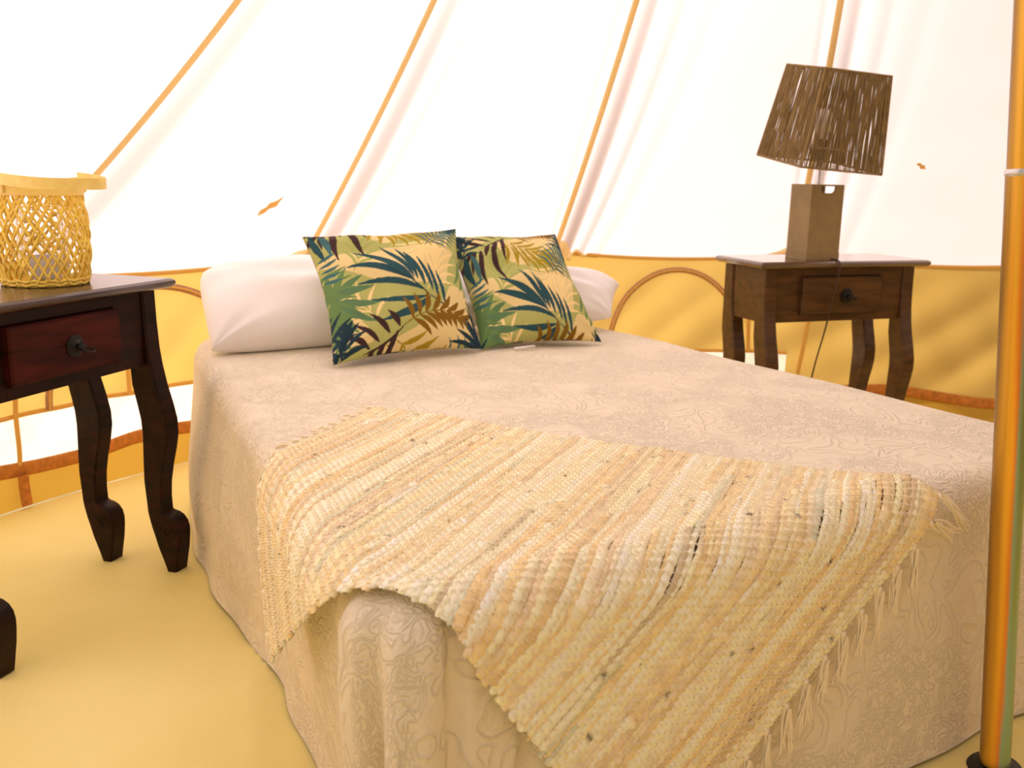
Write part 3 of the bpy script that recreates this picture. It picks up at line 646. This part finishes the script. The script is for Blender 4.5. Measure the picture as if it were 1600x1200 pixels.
link('care_tag', mesh_np('care_tag', np.array([tb, te_, te_ + fw - d_ * .3, tb + fw - d_ * .3, tb + d_ * .2, te_ + d_ * .2, te_ + fw, tb + fw]), np.array([[0, 1, 2, 3], [4, 5, 6, 7], [0, 1, 5, 4], [2, 3, 7, 6], [1, 2, 6, 5], [3, 0, 4, 7]])), 'white', c2, False)

# ------------------------------------------------------------------ nightstands
W_, D_, HT = 0.6475, 0.2834, 0.70; INX, INF, INB = 0.0382, 0.0327, 0.010; HA = 0.505; LW, LD = 0.045, 0.050
YF = -(D_ / 2 - INF); YB = D_ / 2 - INB; XO = W_ / 2 - INX
LEG = dict(front=[(.000, .678), (.002, .60), (.006, .54), (.012, .50), (.022, .455), (.035, .412), (.044, .374), (.045, .341), (.038, .305), (.026, .26), (.018, .22), (.015, .18), (.0165, .148), (.024, .144), (.036, .142), (.048, .136), (.058, .124), (.062, .108), (.0615, .09), (.058, .06), (.052, .03), (.046, .0)],
           back=[(-.050, .678), (-.050, .60), (-.050, .54), (-.050, .50), (-.048, .455), (-.038, .412), (-.030, .374), (-.028, .341), (-.029, .305), (-.031, .26), (-.032, .22), (-.029, .18), (-.027, .148), (-.0265, .144), (-.026, .142), (-.025, .136), (-.022, .124), (-.018, .108), (-.012, .09), (-.003, .06), (.009, .03), (.020, .0)])
def leg(x0, y0, mat, parent):
    fr, bk = np.array(LEG['front']), np.array(LEG['back']); n = len(fr); c = 0.004; V = []
    for i in range(n):
        yf_, yb_ = y0 - fr[i, 0], y0 - bk[i, 0]; z = fr[i, 1]
        for (x, y) in ((x0 + c, yf_), (x0 + LW - c, yf_), (x0 + LW, yf_ + c), (x0 + LW, yb_ - c), (x0 + LW - c, yb_), (x0 + c, yb_), (x0, yb_ - c), (x0, yf_ + c)): V.append((x, y, z))
    Q = gridq(n, 8, False, True); me = mesh_np('leg', V, Q); bm = bmesh.new(); bm.from_mesh(me)
    bm.verts.ensure_lookup_table(); bm.faces.new([bm.verts[j] for j in range(8)]); bm.faces.new([bm.verts[(n - 1) * 8 + j] for j in reversed(range(8))])
    bmesh.ops.recalc_face_normals(bm, faces=bm.faces)
    bpy.data.meshes.remove(me); o = bm_link('leg', bm, mat, parent, smooth=True, angle=0.5)
    # carved volute: raised rings on both cheeks of the scroll
    for sx in (x0 - 0.0004, x0 + LW + 0.0004):
        acc = Acc(); 
        th = np.linspace(0, 4.2 * PI, 60); rr_ = 0.024 * (1 - th / (4.6 * PI)); P = np.stack([np.full(60, sx), y0 - 0.034 + rr_ * np.cos(th), 0.106 + rr_ * np.sin(th)], -1)
        acc.tube(P, 0.0013, ns=5, up=np.array([1.0, 0, 0])); acc.build('carved_scroll', mat, o)
    return o
def slab(name, sx, sy, prof, mat, parent, cy=0):
    """prof: list of (inset, z) from bottom to top; closed top and bottom"""
    bm = bmesh.new(); loops = []
    for ins, z in prof:
        cx_, cy_ = sx / 2 - ins, sy / 2 - ins; r = 0.008; L = []
        for (qx, qy, a0) in ((1, -1, -90), (1, 1, 0), (-1, 1, 90), (-1, -1, 180)):
            for k in range(4):
                a = math.radians(a0 + 30 * k); L.append(bm.verts.new((qx * (cx_ - r) + r * math.cos(a), cy + qy * (cy_ - r) + r * math.sin(a), z)))
        loops.append(L)
    for A, B in zip(loops, loops[1:]):
        for i in range(16): bm.faces.new((A[i], A[(i + 1) % 16], B[(i + 1) % 16], B[i]))
    bm.faces.new(loops[-1]); bm.faces.new(list(reversed(loops[0])))
    return bm_link(name, bm, mat, parent, smooth=True, angle=0.5)
def nightstand(loc, rz, label, wood_, drawer_, top_):
    t = empty('nightstand', loc, rz, label=label, cat='nightstand', group='dark wooden nightstands beside the bed')
    slab('tabletop', W_, D_, [(.020, .677), (.012, .678), (.006, .681), (.002, .685), (.0, .690), (.001, .695), (.004, .698), (.008, .699), (.009, .700)], top_, t)
    for x0 in (-XO, XO - LW):
        leg(x0, YF, wood_, t); leg(x0, YB - LD, wood_, t)
    th = 0.016; rec = 0.006; xi = XO - LW; zc, zh = (HA + .677) / 2, .677 - HA
    wd, z1, z2 = 0.3027, 0.6493, 0.5326
    # front apron frame round the drawer opening
    box('apron_front', (-(xi + wd / 2) / 2, YF + rec + th / 2, zc), (xi - wd / 2, th, zh), wood_, t, .001); box('apron_front', ((xi + wd / 2) / 2, YF + rec + th / 2, zc), (xi - wd / 2, th, zh), wood_, t, .001)
    box('apron_rail', (0, YF + rec + th / 2, (.677 + z1) / 2 + .001), (wd, th, .677 - z1 - .002), wood_, t, .001); box('apron_rail', (0, YF + rec + th / 2, (HA + z2) / 2 - .001), (wd, th, z2 - HA - .002), wood_, t, .001)
    box('apron_back', (0, YB - rec - th / 2, zc), (2 * xi, th, zh), wood_, t, .001)
    yc = (YF + YB) / 2; dl = YB - YF - 2 * LD
    for sx in (-1, 1): box('apron_side', (sx * (XO - rec - th / 2), yc, zc), (th, dl, zh), wood_, t, .001)
    # drawer with a raised, chamfered front
    bm = bmesh.new(); bmesh.ops.create_cube(bm, size=1); yo = YF - 0.008
    for v in bm.verts: v.co = Vector((v.co.x * wd, (yo + .018) / 1 if False else (yo + 0.013) + v.co.y * 0.026, (z1 + z2) / 2 + v.co.z * (z1 - z2)))
    ff = [f for f in bm.faces if f.normal.y < -0.9]; r = bmesh.ops.inset_region(bm, faces=ff, thickness=0.006, depth=0.0)
    for v in ff[0].verts: v.co.y -= 0.004
    dr = bm_link('drawer', bm, drawer_, t)
    kx, kz = 0.012, (z1 + z2) / 2 - .003; fy = yo - 0.004
    lathe('pull_plate', [(0, .0), (.023, .0), (.0235, .0025), (.019, .0045), (.016, .004), (.011, .007), (.0075, .0095), (.007, .014), (.0095, .018), (.008, .022), (.0, .0235)], 'iron', dr, ns=28, axis='-y', loc=(kx, fy, kz))
    th_ = np.linspace(0, 2 * PI, 28, endpoint=False); P = np.stack([kx + 0.013 * np.cos(th_), fy - .022 - .011 + .013 * np.sin(th_) * .9, kz - .004 + 0.004 * np.sin(th_)], -1)
    tube('pull_ring', P, 0.0022, 'iron', dr, ns=8, closed=True, up=np.array([0, 0, 1.0]))
    return t
ns1 = nightstand((-1.0185, 1.9578, 0), 1.2537, 'dark red-brown nightstand left of the bed with a wicker lantern on it', 'wood', 'drawer', 'woodtop')
ns2 = nightstand((1.0169, 3.1761, 0), 0.3347, 'haze-lightened brown wooden nightstand right of the bed with a table lamp on it', 'wood2', 'wood2', 'wood2top')

# ------------------------------------------------------------------ table lamp
lamp_xy = np.array([0.957, 3.098]); LR = 0.39
lamp = empty('table_lamp', (lamp_xy[0], lamp_xy[1], 0.70), LR, label='table lamp with a crooked woven dark shade and square base in haze-lightened brown', cat='lamp')
bw, bd, bh, bt = 0.126, 0.10, 0.236, 0.009
box('base_plate', (0, 0, 0.012), (bw + .003, bd + .003, 0.024), 'lampbase', lamp, .001)
box('base_side', (-(bw - bt) / 2, 0, .024 + (bh - .024) / 2), (bt, bd, bh - .024), 'lampbase', lamp, .0008)
bm = bmesh.new()   # the right side has a hand-hold as well
for (y0, y1, z0, z1) in ((-bd / 2, bd / 2, .024, bh - .027), (-bd / 2, -.034, bh - .027, bh - .005), (.038, bd / 2, bh - .027, bh - .005), (-bd / 2, bd / 2, bh - .005, bh)):
    g = bmesh.ops.create_cube(bm, size=1)
    for v in g['verts']: v.co = Vector(((bw - bt) / 2 + v.co.x * bt, (y0 + y1) / 2 + v.co.y * (y1 - y0), (z0 + z1) / 2 + v.co.z * (z1 - z0)))
bm_link('base_side', bm, 'lampbase', lamp)
def slotted(y):
    # panel with a hand-hold: open D-shaped slot near the top
    hw = 0.030; r = 0.014; zt = bh - 0.005; cxo = 0.002; L = [(-bw / 2 + bt, .024), (bw / 2 - bt, .024), (bw / 2 - bt, zt), (cxo + hw, zt)]
    L += [(cxo + hw - r * (1 - math.cos(a)), zt - .007 - .014 * math.sin(a)) for a in (0.0, .4, .8, 1.2, PI / 2)] + [(cxo - hw + r * (1 - math.cos(a)), zt - .007 - .014 * math.sin(a)) for a in (PI / 2, 1.2, .8, .4, 0.0)] + [(cxo - hw, zt), (-bw / 2 + bt, zt)]
    bm = bmesh.new(); A = [bm.verts.new((x, y - bt / 2, z)) for x, z in L]; B = [bm.verts.new((x, y + bt / 2, z)) for x, z in L]; m = len(L)
    bm.faces.new(A); bm.faces.new(list(reversed(B)))
    for k in range(m): bm.faces.new((A[k], B[k], B[(k + 1) % m], A[(k + 1) % m]))
    g = bmesh.ops.create_cube(bm, size=1)
    for v in g['verts']: v.co = Vector((v.co.x * (bw - 2 * bt), y + v.co.y * bt, (zt + bh) / 2 + v.co.z * (bh - zt)))
    bmesh.ops.recalc_face_normals(bm, faces=bm.faces)
    return bm_link('base_panel', bm, 'lampbase', lamp)
slotted(-(bd - bt) / 2); slotted((bd - bt) / 2)
tube('stem', [(0, 0, .02), (0, 0, .2), (0.002, 0, .33)], 0.0055, 'steel', lamp, ns=12)
lathe('socket', [(0, .31), (.016, .312), (.018, .33), (.018, .37), (.012, .375), (0, .375)], 'black', lamp, ns=20)
lathe('bulb', [(0, .372), (.012, .375), (.016, .39), (.028, .415), (.030, .435), (.024, .455), (.010, .466), (0, .468)], 'candle', lamp, ns=24)
# shade: fitted frustum, tilted.  matrices in world, then into the lamp's frame
def rot(rx, ry, rz):
    return np.array((Matrix.Rotation(rz, 3, 'Z') @ Matrix.Rotation(ry, 3, 'Y') @ Matrix.Rotation(rx, 3, 'X')))
SR = rot(0.143, 0.065, 0.263); KS = 0.965; SO = np.array([0.968 * KS, 3.156 * KS, H + (0.998 - H) * KS]); s1, s2, sh = 0.283 * KS, 0.229 * KS, 0.29 * KS
LM = np.array(Matrix.Rotation(-LR, 3, 'Z'))
def shpt(p): return LM @ (SO + SR @ np.array(p) - np.array([lamp_xy[0], lamp_xy[1], 0.70]))
def cor(a, b, z):
    s = s1 + (s2 - s1) * z / sh; return np.array([a * s / 2, b * s / 2, z])
shade = Acc(); frame_c = [(-1, -1), (1, -1), (1, 1), (-1, 1)]
for z in (0.0, sh):
    P = []
    for k in range(4):
        a, b = cor(*frame_c[k], z), cor(*frame_c[(k + 1) % 4], z)
        for t in np.linspace(0, 1, 10, endpoint=False): P.append(shpt(a + (b - a) * t))
    shade.tube(np.array(P), 0.0034, closed=True, ns=6)
for c_ in frame_c: shade.tube(np.array([shpt(cor(*c_, 0)), shpt(cor(*c_, sh / 2)), shpt(cor(*c_, sh))]), 0.0032, ns=6)
so = shade.build('shade_frame', 'paper_cord', lamp)
rs = np.random.default_rng(5); strands = Acc(); slub = Acc()
for k in range(4):
    fa, fb = np.array(frame_c[k], float), np.array(frame_c[(k + 1) % 4], float)
    for q in range(96):
        t0 = (q + rs.uniform(-.35, .35)) / 95; t1 = t0 + rs.normal(0, 0.022); t0, t1 = np.clip([t0, t1], 0.004, 0.996); zz = np.linspace(0, 1, 12)
        tq = t0 + (t1 - t0) * zz + 0.004 * np.sin(zz * rs.uniform(6, 16) + rs.uniform(0, 6)); P = []
        offn = rs.uniform(-.0022, .0022)
        for z, t in zip(zz, tq):
            a, b = cor(*fa, z * sh), cor(*fb, z * sh); nn = np.array([fa[0] + fb[0], fa[1] + fb[1], 0]) / 2; P.append(shpt(a + (b - a) * t + nn * offn))
        rad_ = 0.0014 * (1 + 0.5 * np.clip(np.sin(zz * rs.uniform(10, 30) + rs.uniform(0, 6)), 0, 1))
        strands.tube(np.array(P), rad_, ns=4)
    for q in range(9):  # short slubs that cross the strands
        pass
st = strands.build('woven_cords', 'paper_cord', lamp); st['kind'] = 'stuff'
# cross bars carrying the shade on the stem
tube('spider', np.array([shpt(cor(-1, 0, .05)), shpt((0, 0, .05)), shpt(cor(1, 0, .05))]), 0.002, 'steel', lamp, ns=6)
# cable from the lamp over the table edge and down behind the bed
cb = Acc(); a_t = 0.3347; fdir = np.array([math.sin(a_t), -math.cos(a_t), 0]); xdir = np.array([math.cos(a_t), math.sin(a_t), 0])
T0 = np.array([1.0169, 3.1761, 0.0]); xl = 0.0
p0 = T0 + xdir * -0.045 + fdir * 0.065 + [0, 0, .7045]
pts = [p0, p0 + fdir * .06, p0 + fdir * .083 + [0, 0, -.004], p0 + fdir * .086 + [0, 0, -.03], p0 + fdir * .080 + xdir * -.012 + [0, 0, -.12], p0 + fdir * .070 + xdir * -.022 + [0, 0, -.22], p0 + fdir * .05 + xdir * -.034 + [0, 0, -.33], p0 + fdir * .03 + xdir * -.04 + [0, 0, -.45], p0 + fdir * .02 + xdir * -.045 + [0, 0, -.60], p0 + fdir * .0 + xdir * -.06 + [0, 0, -.697], p0 + fdir * -.2 + xdir * -.10 + [0, 0, -.7]]
def smoothpath(P, n=90):
    P = np.array(P, float); k = np.arange(len(P)); x = np.linspace(0, len(P) - 1, n); Q_ = np.stack([np.interp(x, k, P[:, c]) for c in range(3)], -1)
    for _ in range(6): Q_[1:-1] = (Q_[:-2] + 2 * Q_[1:-1] + Q_[2:]) / 4
    return Q_
tube('power_cord', LM @ (smoothpath(pts) - np.array([lamp_xy[0], lamp_xy[1], .70])).T if False else ((smoothpath(pts) - np.array([lamp_xy[0], lamp_xy[1], .70])) @ LM.T), 0.0026, 'cable', lamp, ns=8)

# ------------------------------------------------------------------ wicker lantern
LX, LY = LANT = (-1.012, 2.065)
lant = empty('wicker_lantern', (LX, LY, 0.701), 0, label='yellow wicker lantern with a bent-wood handle on the left nightstand', cat='lantern')
lr, lh = 0.091, 0.190
lathe('base_disc', [(0, .004), (lr * .90, .004), (lr * .93, .002), (lr * .93, .0), (0, .0)], 'cane', lant, ns=40)
def lrad(z): return lr * (0.90 + 0.12 * np.sin(np.clip(z / lh, 0, 1) * PI) ** .6 * (1 - .25 * z / lh))
wk = Acc(); NS_ = 32
for dsgn in (-1, 1):
    for k in range(NS_):
        z = np.linspace(0.003, lh, 26); a = 2 * PI * (k + rs.uniform(-.25, .25)) / NS_ + dsgn * 1.15 * z / lh; r_ = lrad(z) + 0.002 * dsgn * np.sin(z / lh * PI * 7 + k)
        wk.tube(np.stack([r_ * np.cos(a), r_ * np.sin(a), z], -1), 0.0029, ns=5)
cane = wk.build('cane_lattice', 'cane', lant); cane['kind'] = 'stuff'
for z0 in (0.004, 0.012):
    th = np.linspace(0, 2 * PI, 60, endpoint=False); tube('rim_coil', np.stack([(lrad(np.array(z0)) + .0015) * np.cos(th), (lrad(np.array(z0)) + .0015) * np.sin(th), z0 + .002 * np.sin(th * 17)], -1), 0.0028, 'cane', lant, closed=True, ns=6)
th = np.linspace(0, 2 * PI, 60, endpoint=False)
lathe('top_hoop', [(lr * .93, lh - .002), (lr * .97, lh - .002), (lr * .97, lh + .020), (lr * .93, lh + .020), (lr * .93, lh - .002)], 'bamboo', lant, ns=48)
lathe('glass_jar', [(0, .006), (.045, .006), (.050, .012), (.050, .16), (.048, .165), (.046, .16), (.046, .014), (0, .012)], 'glass', lant, ns=32)
lathe('candle', [(0, .014), (.030, .014), (.030, .055), (.026, .058), (0, .054)], 'frost', lant, ns=24)
# handle: flat bent strip hinged at two points of the hoop, folded down towards the bed
def band(name, P, wdir, wd, th_, mat, parent):
    P = np.array(P); n = len(P); wdir = np.broadcast_to(np.array(wdir, float), P.shape); T = np.gradient(P, axis=0); T /= np.linalg.norm(T, axis=1)[:, None]
    N = np.cross(T, wdir); N /= np.linalg.norm(N, axis=1)[:, None]
    V = np.stack([P - wdir * wd / 2 - N * th_ / 2, P + wdir * wd / 2 - N * th_ / 2, P + wdir * wd / 2 + N * th_ / 2, P - wdir * wd / 2 + N * th_ / 2], 1)
    me = mesh_np(name, V, gridq(n, 4, False, True)); bm = bmesh.new(); bm.from_mesh(me); bm.verts.ensure_lookup_table()
    bm.faces.new([bm.verts[j] for j in (0, 1, 2, 3)]); bm.faces.new([bm.verts[(n - 1) * 4 + j] for j in (3, 2, 1, 0)]); bmesh.ops.recalc_face_normals(bm, faces=bm.faces)
    bpy.data.meshes.remove(me); return bm_link(name, bm, mat, parent, smooth=True, angle=0.6)
HD = math.radians(-38)   # direction the handle is folded to
hx = np.array([math.cos(HD), math.sin(HD), 0]); hy = np.array([-math.sin(HD), math.cos(HD), 0]); hlen = 0.178
k = np.linspace(-1, 1, 60); prof_y = np.sign(k) * np.abs(k) ** 0.8 * (lr + .004)
def hp(t):
    # superellipse U from one pivot round to the other
    an = t * PI; x = hlen * np.abs(np.sin(an)) ** 0.65; y = -(lr + .004) * np.sign(np.cos(an)) * np.abs(np.cos(an)) ** 0.55; return x, y
P = []
for t in np.linspace(0, 1, 70):
    x, y = hp(t); P.append(hx * (x - .012) + hy * y + np.array([0, 0, lh + .034 - x * .06]))
band('handle', P, (0, 0, 1), .023, .004, 'bamboo', lant)
for sgn in (-1, 1):
    c_ = hy * sgn * (lr - .004) ; band('handle_post', [c_ - hx * .03 + [0, 0, lh + .018], c_ + [0, 0, lh + .020], c_ + hx * .03 + [0, 0, lh + .018]], (0, 0, 1), .030, .004, 'bamboo', lant)
    bmx = np.array([hy * sgn * (lr + .0035) + hx * -.004 + [0, 0, lh + .033], hy * sgn * (lr + .009) + hx * -.004 + [0, 0, lh + .033]]); tube('rivet', np.array([bmx[0], bmx[0] * .5 + bmx[1] * .5, bmx[1]]), np.array([.0042, .0042, .002]), 'steel', lant, ns=10)

# ------------------------------------------------------------------ dead leaves on the canvas
def dryleaf(ang_deg, s, L, wd, rotn, label):
    P0 = roofpt(np.array([ang_deg]), np.array([s]), 0.004)[0]; a = math.radians(ang_deg)
    tx_ = np.array([math.sin(a), -math.cos(a), 0]); n_ = np.array([-math.cos(a) * .66, -math.sin(a) * .66, -.75]); ty_ = np.cross(n_, tx_); ty_ *= np.sign(ty_[2])
    d = tx_ * math.cos(rotn) + ty_ * math.sin(rotn); e = -tx_ * math.sin(rotn) + ty_ * math.cos(rotn); k = np.linspace(-1, 1, 13)
    ww = wd * (1 - k ** 2) ** .8 * (1 + .35 * np.sin(k * 7)); V = []
    for off in (0.0, .0012):
        for i in range(13):
            for q in (-1, -.5, 0, .5, 1): V.append(d * k[i] * L / 2 + e * q * ww[i] / 2 + n_ * (off + .002 * (1 - abs(q)) + .002 * math.sin(k[i] * 3)))
    V = np.array(V); Q = np.concatenate([gridq(13, 5), gridq(13, 5, off=65, flip=True)])
    for i in range(12):
        for q in (0, 4): Q = np.vstack([Q, [[i * 5 + q, (i + 1) * 5 + q, 65 + (i + 1) * 5 + q, 65 + i * 5 + q]]])
    o = link('dead_leaf', mesh_np('dead_leaf', V, Q), 'leafdry'); o.location = P0; tag(o, label, 'leaf'); return o
def leaf_at(px, py, L, wd, rotn, label):
    # where the line of sight meets the canvas
    d = np.array(rr) * (px - 800) / F + np.array(uu) * (600 - py) / F + np.array(_f); best = None
    aa, sv = np.meshgrid(np.linspace(55, 160, 1051), np.linspace(0, .6, 601), indexing='ij'); X = roofpt(aa, sv) - np.array([0, 0, H]); c = np.linalg.norm(np.cross(X, d), axis=-1) / np.linalg.norm(X, axis=-1)
    i = np.unravel_index(np.argmin(c), c.shape); return dryleaf(aa[i], sv[i], L, wd, rotn, label)
leaf_at(422, 321, .105, .026, math.radians(60), 'curled tan leaf stuck to the roof canvas above the left pillow')
leaf_at(1440, 258, .042, .016, math.radians(-40), 'tiny tan leaf stuck to the roof canvas right of the lamp')
